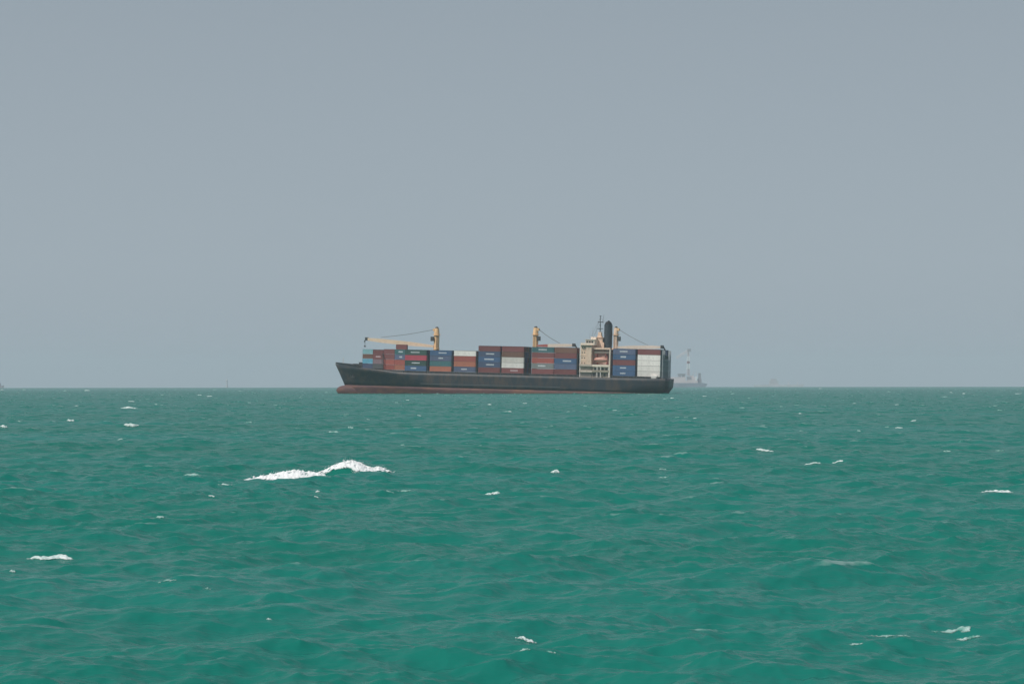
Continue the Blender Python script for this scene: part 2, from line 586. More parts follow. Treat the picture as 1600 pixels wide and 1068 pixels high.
# deck rail between the stanchions
for s in (1, -1):
    b = MB()
    for h in (0.55, 1.05):
        xs_ = list(np.linspace(5, 152, 50))
        for x0, x1 in zip(xs_, xs_[1:]):
            b.bar((x0, s * (half_breadth(x0, 10.2) - .12), deck_z(x0) + h), (x1, s * (half_breadth(x1, 10.2) - .12), deck_z(x1) + h), .04, 4)
    for x in np.arange(5, 152, 3.0):
        y = s * (half_breadth(x, 10.2) - .12)
        b.bar((x, y, deck_z(x) - .1), (x, y, deck_z(x) + 1.08), .04, 4)
    b.build('deck_rail', M['wire'], ship)
# forecastle gear
b = MB()
b.box(173.6, 175.4, -4.8, 6.3, 12.1, 15.0); b.box(173.4, 175.6, -5, 6.5, 15.0, 15.2)
b.build('breakwater_house', M['steel'], ship)
for s in (1, -1):
    b = MB().bar((179, s * 2.6 - 1.2, 13.6), (179, s * 2.6 + 1.2, 13.6), 0.7, 10).box(178.3, 179.7, s * 2.6 - 1.5, s * 2.6 - 1.2, 12.4, 14.4)
    b.box(178.3, 179.7, s * 2.6 + 1.2, s * 2.6 + 1.5, 12.4, 14.4)
    b.build('windlass', M['steel'], ship)
b = MB().bar((186.5, 0, 13.2), (186.5, 0, 17.6), 0.14, 6, .07).bar((186.5, -1, 16.4), (186.5, 1, 16.4), .06, 5)
b.build('foremast', M['cream'], ship)
for s in (1, -1):
    y = s * half_breadth(179.5, 8.2)
    b = MB().bar((179.5, y - s * .2, 9.6), (179.2, y + s * .25, 7.2), .16, 6).box(178.2, 180.4, y - .25, y + .3, 6.7, 7.2)
    b.bar((178.3, y + s * .15, 7.0), (178.0, y + s * .2, 8.1), .14, 5).bar((180.3, y + s * .15, 7.0), (180.6, y + s * .2, 8.1), .14, 5)
    b.build('anchor', M['steel'], ship)

# lashing bridges between the bays ---------------------------------
for x, z1 in ((160.2, 20.5), (134.3, 20), (120.5, 20), (106.8, 21), (93.4, 21), (51.2, 22), (19.1, 22)):
    b = MB()
    for yy in np.linspace(-13.6, 13.6, 12):
        b.box(x - .12, x + .12, yy - .1, yy + .1, 10.1, z1)
    for zz in (13.6, 16.6, 19.6):
        b.box(x - .28, x + .28, -13.8, 13.8, zz - .06, zz + .06)
    b.build('lashing_bridge', M['coaming'], ship)

# deckhouse --------------------------------------------------------
dh = MB()
dh.box(43.6, 49.7, -12.6, 12.6, 16.2, 27.2)
for k, zz in enumerate((18.8, 21.7, 24.6, 27.3)):
    dh.box(43.45, 49.85, -12.75 if zz < 26 else -14.2, 12.75 if zz < 26 else 14.2, zz - .06, zz + .06)
for s_ in (1, -1):
    dh.box(43.7, 46.6, min(s_ * 12.6, s_ * 13.4), max(s_ * 12.6, s_ * 13.4), 16.0, 26.9)      # stair tower standing proud
deckhouse = dh.build('deckhouse', M['cream'], ship)
b = MB().box(43.6, 49.7, -12.2, 12.2, 10.0, 16.1)
b.build('lower_deckhouse', M['green_grey'], deckhouse)
for zz in (12.9, 16.1):
    MB().box(43.05, 50.2, -13.6, 13.6, zz - .15, zz + .12).box(43.05, 50.2, 13.48, 13.6, zz + .12, zz + 1.0).box(43.05, 50.2, -13.6, -13.48, zz + .12, zz + 1.0).build('side_deck', M['green_grey'], deckhouse)
br = MB().box(42.4, 47.3, -12.0, 12.0, 27.4, 30.2).box(42.0, 47.7, -12.4, 12.4, 30.2, 30.45)
br.box(43.0, 46.0, -4.5, 4.5, 30.45, 31.9).box(44.2, 49.6, -13.9, -13.75, 27.4, 28.5).box(44.2, 49.6, 13.75, 13.9, 27.4, 28.5)
br.build('bridge', M['cream_pale'], deckhouse)
for yy in np.linspace(-12.4, 12.4, 12):
    MB().box(47.25, 47.35, yy * .9 - .75, yy * .9 + .75, 28.5, 29.6).build('window', M['glass'], deckhouse)
for xx in (43.6, 45.0, 46.4):
    MB().box(xx - .55, xx + .55, 11.95, 12.05, 28.6, 29.5).build('window', M['glass'], deckhouse)
for zz in (17.6, 20.4, 23.3, 26.0):
    for xx in (47.5, 48.9):
        MB().box(xx - .25, xx + .25, 12.55, 12.63, zz - .3, zz + .3).build('window', M['glass'], deckhouse)
# after part: engine casing with open decks on the port side
cas = MB().box(34.6, 43.5, -7.5, 8.2, 10.0, 25.2)
casing = cas.build('engine_casing', material('faded_pink_primer', (0.52, 0.36, 0.31), 0.7, var=0.25, scale=0.5), deckhouse)
for zz, y1, mt in ((13.1, 13.8, 'green'), (16.0, 13.8, 'cream_pale'), (23.3, 9.6, 'cream_pale'), (25.3, 11.0, 'cream')):
    b = MB().box(33.9, 43.0, -y1, y1, zz - .15, zz + .12)
    b.box(33.9, 43.0, y1 - .12, y1, zz + .12, zz + .95 if zz < 22 else zz + .8).box(33.9, 43.0, -y1, -y1 + .12, zz + .12, zz + .95)
    b.build('side_deck', M[mt], deckhouse)
for zz in (10.2,):
    MB().box(34.2, 43.2, 8.3, 12.4, 10.0, 12.9).build('deck_store', M['green'], deckhouse)
MB().box(34.2, 43.2, 8.3, 12.0, 13.25, 15.8).build('cabin', M['cream_pale'], deckhouse)
for xx in (35.6, 37.6, 39.4, 41.6):
    MB().box(xx - .55, xx + .55, 12.0 - .05, 12.08, 13.8, 15.2).build('window', M['glass'], deckhouse)
for xx in (36.4, 39.5, 42.2):
    MB().box(xx - .5, xx + .5, 12.4 - .05, 12.48, 10.6, 12.2).build('window', M['glass'], deckhouse)
for xx in (34.0, 38.5, 40.4):
    MB().box(xx - .18, xx + .18, 13.3, 13.7, 10.2, 16.0).build('pillar', M['white'], deckhouse)
MB().box(33.3, 33.85, 12.4, 13.6, 10.1, 24.9).box(33.3, 33.85, -13.6, -12.4, 10.1, 24.9).box(33.35, 33.8, -13.6, 13.6, 24.9, 25.3).build('ladder_trunk', M['cream_pale'], deckhouse)
MB().box(49.75, 50.25, 12.0, 12.55, 10.1, 27.3).build('lit_edge_strip', M['white'], deckhouse)  # white strip added for the sunlit front edge of the house
# mast house and lattice pedestal above the bridge deck
b = MB()
for sx in (-1, 1):
    for sy in (-1, 1):
        b.bar((41.8 + sx * 2.6, sy * 2.6, 25.3), (41.8 + sx * .5, sy * .5, 34.6), .30, 5, .22)
for zz, w in ((27.6, 2.1), (29.8, 1.65), (32, 1.15)):
    for a, c in (((-1, -1), (1, -1)), ((1, -1), (1, 1)), ((1, 1), (-1, 1)), ((-1, 1), (-1, -1))):
        b.bar((41.8 + a[0] * w, a[1] * w, zz), (41.8 + c[0] * w, c[1] * w, zz), .2, 4)
b.box(38.9, 44.4, -3.4, 3.4, 25.35, 29.0)
b.box(39.9, 43.6, -2.4, 2.4, 29.0, 31.6).box(39.4, 44.1, -2.9, 2.9, 31.6, 31.75)
b.box(40.9, 42.7, -1.4, 1.4, 31.75, 34.6)
b.build('mast_pedestal', M['cream'], deckhouse)
mast = MB().bar((41.8, 0, 34.4), (41.8, 0, 43.3), .26, 8, .14).build('radar_mast', M['steel'], ship)
MB().bar((40.0, 0, 40.0), (43.2, 0, 40.0), .22, 6).bar((41.8, -2, 38.7), (41.8, 2, 38.7), .14, 5).build('yard', M['steel'], mast)
MB().box(40.2, 43.3, -.9, .9, 36.3, 36.6).build('platform', M['steel'], mast)
MB().bar((40.5, 0, 40.0), (39.9, 0, 44.2), .10, 5, .05).build('antenna', M['steel'], mast)
MB().box(41.6, 42.0, -1.6, 1.6, 43.1, 43.5).build('radar_scanner', M['steel'], mast)
MB().bar((43.9, 0, 32), (44.0, 0, 38), .05, 5, .02).bar((45.6, 1, 30.4), (45.6, 1, 37.2), .12, 5, .04).bar((47.0, 2, 30.4), (47.0, 2, 34.8), .07, 5, .04).build('whip_antenna', M['wire'], deckhouse)
for a_, b_ in (((41.8, 0, 42.6), (46.0, 3.5, 31.9)), ((41.8, 0, 42.6), (46.0, -3.5, 31.9)), ((41.8, 0, 42.6), (38.2, 0, 39.2)), ((41.8, 1.6, 38.7), (44.2, 9.5, 30.4)), ((41.8, -1.6, 38.7), (44.2, -9.5, 30.4))):
    MB().bar(a_, b_, .05, 4).build('stay_wire', M['wire'], mast)
# funnel
fn_ = MB().lathe([(1.95, 25.2), (2.05, 30), (2.05, 38.8)], 37.3, 0, 20, 1.08, 1.35)
funnel = fn_.build('funnel', M['slate'], ship, smooth=False)
MB().lathe([(1.95, 38.7), (1.85, 39.3), (1.5, 40.0), (0.9, 40.5)], 37.3, 0, 18, 1.0, 1.3).build('funnel_cap', M['soot'], funnel)
for yy in (-1.0, 0.4, 1.3):
    MB().bar((37.3, yy, 39.8), (37.1, yy, 40.9), .32, 8).build('exhaust_pipe', M['soot'], funnel)
# white locker by the rail at the stern
MB().box(7.6, 10.8, 13.0, 14.3, 10.2, 11.9).build('deck_locker', M['white'], ship, bevel=.06)
# mooring deck frame at the stern
b = MB()
for yy in np.linspace(-13.4, 13.4, 12):
    b.box(4.9, 5.2, yy - .12, yy + .12, 10.1, 25.4 if abs(yy) > 4 else 21)
for zz in (14.1, 17.0, 19.9):
    b.box(4.75, 5.3, -13.6, 13.6, zz - .1, zz + .1)
b.build('stern_lashing_frame', M['frame_grey'], ship)


# deck cranes ------------------------------------------------------
def crane(x, zt, tip, direction, jib_mat, post_mat, heel_mat=None, heel=None, cab=True, depth=1.5, zb=10.0, rad=1.5):
    """slewing post crane with its jib laid down along the containers; direction +1 forward, -1 aft"""
    b = MB()
    b.lathe([(rad * .92, zb), (rad * .92, 22.5), (rad * 1.12, 23.2), (rad * 1.12, 24.0), (rad, 24.1), (rad, zt - 3.2), (rad * .86, zt - 1.2), (rad * .8, zt - .3)], x, 0, 18, 1, 1.05)
    c = b.build('deck_crane', post_mat, ship)
    pl_ = MB().lathe([(rad * 1.45, zt - 4.3), (rad * 1.45, zt - 4.15)], x, 0, 14)
    for k in range(8):
        an = 2 * math.pi * k / 8
        pl_.bar((x + rad * 1.42 * math.cos(an), rad * 1.42 * math.sin(an), zt - 4.2), (x + rad * 1.42 * math.cos(an), rad * 1.42 * math.sin(an), zt - 3.2), .05, 4)
    pl_.build('service_platform', M['tan'], c)
    ld = MB()
    for dx in (-.3, .3): ld.bar((x - direction * .6 + dx, rad * 1.18, 10.2), (x - direction * .6 + dx, rad * 1.12, zt - 4.2), .06, 4)
    for zz in np.arange(10.6, zt - 4.4, .6): ld.bar((x - direction * .6 - .3, rad * 1.16, zz), (x - direction * .6 + .3, rad * 1.16, zz), .04, 4)
    ld.build('ladder', M['steel'], c)
    MB().lathe([(rad * .62, zt - .35), (rad * .62, zt), (rad * .35, zt + .55)], x, 0, 12).build('slewing_cap', M['steel'], c)
    MB().box(x + direction * (rad * .7) - .9, x + direction * (rad * .7) + .9, -1.1, 1.1, zt - 1.9, zt - .5).build('sheave_head', M['tan'], c)
    if cab:
        MB().box(x + direction * (rad + .5) - .9, x + direction * (rad + .5) + .9, .3, 2.2, zt - 7.4, zt - 5.0, None).build('operator_cab', M['steel'], c)
    hx, hz = x + direction * rad * .9, tip[2]
    tx, tz = tip[0], tip[1]
    L = math.hypot(tx - hx, tz - hz)
    n = 14
    jb, hb = MB(), MB()
    for yy in (-1.15, 1.15):
        for i in range(n):
            t0, t1 = i / n, (i + 1) / n
            tgt = hb if (heel and t1 <= heel) else jb
            dd = [depth * (0.55 + 0.45 * min(1, t * 3)) * (1 if t < .8 else 1 - (t - .8) * 1.8) for t in (t0, t1)]
            x0, x1 = hx + (tx - hx) * t0, hx + (tx - hx) * t1
            z0, z1 = hz + (tz - hz) * t0, hz + (tz - hz) * t1
            k = 1 - .35 * t0
            p = [(x0, yy * k - .3, z0 - dd[0] / 2), (x1, yy * k - .3, z1 - dd[1] / 2), (x1, yy * k - .3, z1 + dd[1] / 2), (x0, yy * k - .3, z0 + dd[0] / 2)]
            q = [(a, bb + .6, cc) for a, bb, cc in p]
            tgt.raw(p + q, [(0, 1, 2, 3), (7, 6, 5, 4), (0, 4, 5, 1), (3, 2, 6, 7), (0, 3, 7, 4), (1, 5, 6, 2)])
    for i in range(1, n, 2):
        t = i / n
        px_, pz = hx + (tx - hx) * t, hz + (tz - hz) * t
        (hb if (heel and t <= heel) else jb).box(px_ - .2, px_ + .2, -1.2, 1.2, pz - .2, pz + .2)
    j = jb.build('jib', jib_mat, c)
    if heel: hb.build('jib_heel', heel_mat, c)
    MB().box(tx - .6, tx + .9, -1.1, 1.1, tz - .8, tz + 1.0).bar((tx + direction * .6, 0, tz + .2), (tx + direction * 1.6, 0, tz - 1.6), .35, 6).build('jib_head', M['steel'], c)
    b = MB()
    for yy in (-.6, .6):
        pts = []
        for i in range(9):      # slack topping wire
            t = i / 8
            pts.append(Vector((x + direction * rad + (tx - direction * 8 - x - direction * rad) * t, yy, zt - 1.0 + (tz + depth * .55 - zt + 1.0) * t - .5 * math.sin(math.pi * t))))
        for p, q in zip(pts, pts[1:]): b.bar(p, q, .10, 5)
    b.build('topping_wire', M['wire'], c)
    b = MB()
    for dx in (-.5, .5):
        b.bar((tx + direction * 1.2 + dx * .5, 0, tz - .6), (tx + direction * 1.2 + dx * .5, 0, tz - 3.6), .06, 5)
    b.box(tx + direction * 1.2 - .4, tx + direction * 1.2 + .4, -.3, .3, tz - 4.4, tz - 3.5)
    b.build('hook_block', M['steel'], c)
    return c


crane(133.2, 35.2, (173.0, 28.1, 24.9), 1, M['buff'], M['tan'], depth=2.2)
crane(77.5, 36.6, (56.0, 27.2, 26.5), -1, M['cream_pale'], M['tan'], M['redpaint'], 0.32, depth=1.7)
crane(33.0, 37.4, (7.5, 27.2, 26.6), -1, M['cream_pale'], M['cream'], depth=1.8, rad=1.35)

# lifeboat on its davits ------------------------------------------
lb = empty('lifeboat', SHIP @ Matrix.Translation((38.6, 12.2, 18.0)))
tag(lb, 'orange red enclosed lifeboat hung on the side of the cream deckhouse', 'lifeboat')
vs_, fs = [], []
NL, NK = 17, 12
for i in range(NL):
    t = i / (NL - 1) * 2 - 1
    w = max(.05, (1 - abs(t) ** 2.6)) ** .6
    for k in range(NK):
        a = 2 * math.pi * k / NK
        vs_.append((t * 3.7, 1.35 * w * math.cos(a), 1.5 + (1.35 if math.sin(a) < 0 else 1.5) * (w ** .7) * math.sin(a)))
for i in range(NL - 1):
    for k in range(NK):
        a, b_ = i * NK + k, i * NK + (k + 1) % NK
        fs.append((a, b_, b_ + NK, a + NK))
fs += [tuple(range(NK)), tuple(range((NL - 1) * NK, NL * NK))]
MB().raw(vs_, fs).build('boat_body', M['orange'], lb, smooth=True)
MB().box(-2.4, -.6, -.7, .7, 2.7, 3.5).build('conning_canopy', M['orange'], lb, bevel=.12)
MB().box(-3.55, 3.55, -1.38, 1.38, 1.36, 1.5).build('fender', M['redpaint'], lb)
for xx in (36.0, 41.2):
    b = MB()
    b.box(xx - .25, xx + .25, 8.2, 13.6, 22.0, 22.6).box(xx - .25, xx + .25, 8.3, 8.9, 16.1, 22.0).bar((xx, 12.2, 22.0), (xx, 12.2, 20.6), .08, 5)
    b.build('davit', M['redpaint'], deckhouse)

# ------------------------------------------------------------------ containers
CCOL = {
    'maroon': (0.206, 0.069, 0.066), 'red': (0.362, 0.091, 0.069), 'crimson': (0.407, 0.060, 0.088), 'brown': (0.183, 0.094, 0.066),
    'rust orange': (0.407, 0.144, 0.088), 'blue': (0.062, 0.127, 0.245), 'navy blue': (0.058, 0.082, 0.144), 'slate blue': (0.105, 0.133, 0.217),
    'teal': (0.054, 0.150, 0.161), 'dark green': (0.038, 0.082, 0.069), 'white': (0.80, 0.75, 0.70), 'off white': (0.63, 0.59, 0.54),
    'grey': (0.228, 0.234, 0.228), 'dark grey': (0.088, 0.099, 0.103), 'sky blue': (0.116, 0.351, 0.474), 'pale teal': (0.228, 0.430, 0.463), 'mauve': (0.250, 0.172, 0.194),
}
CM = {k: material(k.replace(' ', '_') + '_container_paint', v, 0.55, var=0.26, scale=0.5, dirt=tuple(.55 * c + (.07, .045, .03)[i_] for i_, c in enumerate(v)), dirt_amt=0.6,
                  stretch=(1, 1, .35), bump='corrugated') for k, v in CCOL.items()}
SHELL = {}


def container_mesh(L, H, color):
    key = (L, H, color)
    if key in SHELL: return SHELL[key]
    bm = bmesh.new()
    bmesh.ops.create_cube(bm, size=1)
    bmesh.ops.scale(bm, vec=(L, 2.438, H), verts=bm.verts)
    bmesh.ops.translate(bm, vec=(0, 0, H / 2), verts=bm.verts)
    side = [f for f in bm.faces if abs(f.normal.z) < .5]
    bmesh.ops.inset_individual(bm, faces=side, thickness=0.14, depth=-0.06)      # corner posts and rails stand proud
    me_ = bpy.data.meshes.new('container')
    bm.to_mesh(me_); bm.free()
    me_.materials.append(CM[color])
    SHELL[key] = me_
    return me_


def door_mesh(L, H, color):
    key = ('door', L, H, color)
    if key in SHELL: return SHELL[key]
    b = MB()
    x = -L / 2 - .0
    for s in (-1, 1):
        b.box(x + .02, x + .055, min(s * .02, s * 1.06), max(s * .02, s * 1.06), .16, H - .16)
    for yy in (-.8, -.3, .3, .8):
        b.bar((x + .0, yy, .16), (x + .0, yy, H - .16), .03, 5)
    o = b.build('door', CM[color])
    me_ = o.data
    bpy.data.objects.remove(o)
    SHELL[key] = me_
    return me_


def marking_mesh(L, H, w, h, off, seed):
    g = random.Random(seed)
    b = MB()
    n = max(3, int(w / .55))
    x = -w / 2 + off
    step = w / n
    yb = 2.438 / 2 - .06
    for i in range(n):
        hh = h * g.uniform(.8, 1)
        b.box(x + i * step, x + i * step + step * .8, yb + .004, yb + .02, H * .52 - hh / 2, H * .52 + hh / 2)
    return b


n_cont = 0


def place(X_aft, L, H, z, y, color, label, group, mark=None, door=True, mat_mark='mark'):
    global n_cont
    o = bpy.data.objects.new('shipping_container', container_mesh(L, H, color))
    col.objects.link(o)
    o.matrix_world = SHIP @ Matrix.Translation((X_aft + L / 2, y, z))
    tag(o, label, 'container', group)
    if door:
        d = bpy.data.objects.new('door', door_mesh(L, H, color))
        col.objects.link(d); d.parent = o
    if mark:
        w, h, off = mark
        n_cont += 1
        marking_mesh(L, H, w, h, off, n_cont).build('lettering', M[mat_mark], o)
    return o


L40, L20 = 12.19, 6.06
T = ['bottom tier', 'second tier', 'third tier', 'fourth tier', 'top tier']
G = 'containers stacked on the deck of the ship'
# name for the stack, aft end, length, tier height, base, colours bottom to top with lettering (width, height, offset towards the bow), inner rows
BAYS = [
    ('short stack nearest the bow', 166.75, L20, 2.591, 12.15,
     [('navy blue', None), ('sky blue', None), ('brown', None), ('pale teal', None)], 1, None),
    ('second short stack from the bow', 160.60, L20, 2.591, 12.0,
     [('dark grey', None), ('mauve', None), ('maroon', (2.8, .8, 0), 'mark_pink'), ('maroon', None)], 2, 'the gap before the all red short stack'),
    ('reddest short stack near the bow', 153.70, L20, 2.80, 11.6,
     [('red', None), ('red', None), ('maroon', None), ('maroon', None)], 1, None),
    ('short stack before the crimson container', 147.55, L20, 2.80, 11.6,
     [('rust orange', None), ('red', None), ('slate blue', (1.6, .9, -.4)), ('teal', (2.4, .8, -.3))], 1, None),
    ('long stack with the crimson container', 135.10, L40, 2.87, 11.25,
     [('blue', (3.2, .9, 1.2)), ('dark green', (4.5, .6, 0)), ('crimson', None), ('dark green', (5.0, .6, .5))], 4, 'the gap beside the forward crane'),
    ('stack aft of the forward crane', 121.10, L40, 2.87, 11.25,
     [('rust orange', None), ('teal', None), ('slate blue', (2.6, .7, 0)), ('blue', (4.6, .6, -1))], 3, 'the gap forward of the white topped stack'),
    ('white topped stack', 107.50, L40, 2.87, 11.35,
     [('slate blue', (3.2, .8, .4)), ('rust orange', None), ('red', None), ('white', None)], 3, 'the gap forward of the tall stacks'),
    ('tall stack beside the white pair', 93.85, L40, 2.90, 11.22,
     [('maroon', None), ('navy blue', (4.4, .7, -.4)), ('blue', (5.2, .8, .2)), ('navy blue', (4.6, .7, -.3)), ('maroon', None)], 2, 'the gap beside the white pair'),
    ('tall stack holding the white pair', 80.85, L40, 2.90, 11.22,
     [('maroon', (4.2, .9, -.8), 'mark_pink'), ('white', None), ('off white', None), ('brown', None), ('maroon', None)], 8, 'the wide dark gap behind the middle crane'),
    ('tall stack aft of the middle crane', 64.20, L40, 2.90, 11.22,
     [('maroon', None), ('grey', (4.2, .8, .6)), ('red', None), ('maroon', None), ('teal', (4.5, .8, .3))], 1, None),
    ('tall stack forward of the deckhouse', 51.75, L40, 2.90, 11.22,
     [('maroon', None), ('slate blue', None), ('blue', (4.6, .8, -.8)), ('maroon', None), ('brown', None)], 4, 'the dark gap in front of the cream deckhouse'),
    ('tall stack aft of the deckhouse', 19.75, L40, 2.90, 11.22,
     [('blue', (3.0, .7, .6)), ('blue', (3.4, .7, .5)), ('maroon', None), ('blue', (3.0, .9, .5)), ('slate blue', (4.2, .8, .4))], 3, 'the gap before the white stack at the stern'),
    ('mostly white stack at the stern', 6.30, L40, 2.90, 11.22,
     [('white', None), ('white', None), ('white', None), ('white', None), ('maroon', None)], 1, None),
]
dark_pool = ['maroon', 'navy blue', 'dark grey', 'dark green', 'brown', 'slate blue']  # dark colours only, painting shade into the container ends between the stacks
g = random.Random(21)
for name, xa, L, H, zb, tiers, rows, gap in BAYS:
    cols_ = [t[0] for t in tiers]
    ymax = 13.42
    if xa > 160: ymax = 8.6 if xa > 166 else 9.6
    elif xa > 147: ymax = 11.9
    for k, tr in enumerate(tiers):
        color, mark = tr[0], tr[1]
        tn = 'top tier' if k == len(tiers) - 1 else T[k]
        extra = ' with lettering' if mark else ''
        place(xa, L, H - .1, zb + k * (H + .015), ymax - 1.22, color, f'{color} container{extra}, {tn} of the {name}', G, mark,
              mat_mark=tr[2] if len(tr) > 2 else 'mark')
        for r in range(1, rows):
            place(xa, L, H, zb + k * (H + .015), ymax - 1.22 - r * 2.45, g.choice(dark_pool),
                  f'dark container end in shadow seen through {gap}', 'container ends seen in the gaps between the stacks')
# the lone box on top of the short stacks
place(147.55, L20, 2.591, 11.6 + 4 * 2.815, 11.9 - 1.22 - 2.45, 'maroon', 'single maroon container one tier above the short stacks under the forward crane jib', G)
for k in range(4):
    place(147.55, L20, 2.80, 11.6 + k * 2.815, 11.9 - 1.22 - 2.45, 'brown', 'brown container hidden behind the short stack under the lone maroon container', 'containers under the lone raised container', door=False)
# stern face: the ends of the rows across the ship, shade painted in as dark colours
STERN = [
    ['grey', 'dark grey', 'grey', 'dark grey', 'grey', 'slate blue', 'grey', 'dark grey', 'grey', 'grey'],
    ['grey', 'grey', 'dark grey', 'grey', 'grey', 'grey', 'slate blue', 'grey', 'grey', 'grey'],
    ['slate blue', 'grey', 'dark grey', 'teal', 'dark green', 'dark green', 'teal', 'slate blue', 'teal', 'dark green'],
    ['dark grey', 'dark grey', 'navy blue', 'dark green', 'teal', 'dark green', 'dark grey', 'dark green', 'dark green', 'dark green'],
    ['dark grey', 'slate blue', 'navy blue', 'navy blue', 'navy blue', 'slate blue', None, None, 'navy blue', 'navy blue'],
]
for k in range(5):
    for r in range(10):
        c = STERN[k][r]
        if c is None: continue
        place(6.30, L40, 2.90, 11.22 + k * 2.915, 13.42 - 1.22 - (r + 1) * 2.45, c,
              f'{c} container seen end on in the {T[k]} of the shaded stern face', 'container ends on the stern face')

# ------------------------------------------------------------------ far vessels on the horizon
FAR = 6500.0
ZF = -FAR ** 2 / (2 * RE)
fm = {  # most of these colours are lightened, so part of the haze is painted in
    'pale': material('haze_pale_far_paint', (0.66, 0.57, 0.58), 0.6, var=0.2, scale=0.05),
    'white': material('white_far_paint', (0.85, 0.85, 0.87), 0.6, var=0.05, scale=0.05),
    'faint': material('haze_lightened_far_grey', (0.52, 0.52, 0.55), 0.6, var=0.2, scale=0.05),
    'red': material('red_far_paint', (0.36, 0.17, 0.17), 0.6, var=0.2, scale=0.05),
    'blue': material('haze_lightened_far_hull', (0.23, 0.26, 0.31), 0.6, var=0.2, scale=0.05),
    'dark': material('haze_lightened_far_steel', (0.33, 0.32, 0.35), 0.6, var=0.2, scale=0.05),
}
kf = FPX / FAR


def fx(p): return (p - 800) / kf


cv = empty('offshore_vessel', Matrix.Translation((fx(1078), FAR, ZF)))
tag(cv, 'far hazy offshore vessel with a tall banded mast just right of the container ship', 'ship')
def q(p): return (p - 1078) / kf       # along the vessel, metres
def hz_(y): return (600 - y) / kf + EYE - ZF
MB().prism([(q(1030), -4), (q(1100), -4), (q(1105), hz_(600)), (q(1098), hz_(598.4)), (q(1030), hz_(598.4))], -11, 11).build('hull', fm['blue'], cv)
b = MB().box(q(1030), q(1090), -9, 9, hz_(598.4), hz_(594.6)).box(q(1032), q(1071), -8, 8, hz_(594.6), hz_(589)).box(q(1074), q(1088), -8, 8, hz_(594.6), hz_(590.5))
b.box(q(1078), q(1084), -6, 6, hz_(590.5), hz_(587))
b.build('superstructure', fm['pale'], cv)
MB().box(q(1059), q(1071), -8.2, 8.2, hz_(586.8), hz_(583.8)).box(q(1060), q(1064), -8.2, 8, hz_(589), hz_(586.8)).box(q(1066), q(1070), -8, 8, hz_(589), hz_(586.8)).build('helideck', fm['dark'], cv)
MB().box(q(1072.5), q(1080), -8.6, -8.1, hz_(593), hz_(588.5)).build('workshop', fm['dark'], cv)
b = MB()
bands = [(587, 576.5, 'lattice'), (576.5, 568, 'white'), (568, 564.5, 'red'), (564.5, 556.5, 'white'), (556.5, 549, 'lattice')]
tower = None
for y0, y1, kind in bands:
    t = MB()
    w0 = 3.6 - 1.6 * (587 - y0) / 42; w1 = 3.6 - 1.6 * (587 - y1) / 42
    cx_ = q(1075.5)
    z0, z1 = hz_(y0), hz_(y1)
    for sx in (-1, 1):
        for sy in (-1, 1):
            t.bar((cx_ + sx * w0, sy * w0, z0), (cx_ + sx * w1, sy * w1, z1), .9 if kind != 'lattice' else .5, 5)
    ns = 3
    for i in range(ns):
        za, zb_ = z0 + (z1 - z0) * i / ns, z0 + (z1 - z0) * (i + 1) / ns
        for sy in (-1, 1):
            t.bar((cx_ - w0, sy * w0, za), (cx_ + w1, sy * w1, zb_), .5, 4); t.bar((cx_ + w0, sy * w0, za), (cx_ - w1, sy * w1, zb_), .5, 4)
    t.box(cx_ - 1.0, cx_ + 1.0, -1.0, 1.0, z0, z1)
    if kind == 'white': t.box(cx_ - w1 * .8, cx_ + w1 * .8, -w1 * .8, w1 * .8, z0, z1)
    o = t.build('mast' if tower is None else 'mast_section', fm['white'] if kind == 'white' else fm['red'] if kind == 'red' else fm['pale'], cv if tower is None else tower)
    if tower is None: tower = o
MB().box(q(1074), q(1079.5), -3, 3, hz_(549.5), hz_(545)).build('crown_block', fm['dark'], tower)
b = MB()
for yy in (-2, 2):
    b.bar((q(1075), yy, hz_(547)), (q(1057), yy, hz_(558)), 1.0, 5)
    b.bar((q(1075), yy, hz_(550)), (q(1057), yy, hz_(560.5)), .8, 5)
b.build('boom', fm['pale'], tower)
b = MB().box(q(1091), q(1095), -3, 3, hz_(598), hz_(583)).box(q(1089), q(1096), -4, 4, hz_(598.4), hz_(592))
b.build('crane_pedestal', fm['dark'], cv)
MB().box(q(1086), q(1089), -9.3, 9, hz_(594.6), hz_(588)).build('wheelhouse', fm['white'], cv)
MB().bar((q(1082), 0, hz_(587)), (q(1084.5), 0, hz_(580)), .5, 5).build('antenna', fm['pale'], cv)
MB().bar((q(1088), 0, hz_(588)), (q(1088), 0, hz_(579)), .4, 5).build('antenna', fm['pale'], cv)

# dim coaster low on the horizon, right half
FAR2 = 7400.0; Z2 = -FAR2 ** 2 / (2 * RE); k2 = FPX / FAR2
cs = empty('coaster', Matrix.Translation(((1210 - 800) / k2, FAR2, Z2)))
tag(cs, 'very faint low cargo ship on the horizon right of the container ship', 'ship')
def q2(p): return (p - 1210) / k2
def h2(y): return (600.5 - y) / k2 + EYE - Z2
MB().prism([(q2(1180), -5), (q2(1252), -5), (q2(1256), h2(601.5)), (q2(1178), h2(602))], -9, 9).build('hull', fm['faint'], cs)
MB().box(q2(1202), q2(1216), -7, 7, h2(602.2), h2(596)).box(q2(1204), q2(1213), -6, 6, h2(596), h2(592.5)).build('deckhouse', fm['faint'], cs)
MB().bar((q2(1232), 0, h2(602)), (q2(1232), 0, h2(596)), .6, 5).bar((q2(1246), 0, h2(602)), (q2(1246), 0, h2(597)), .6, 5).build('mast', fm['pale'], cs)
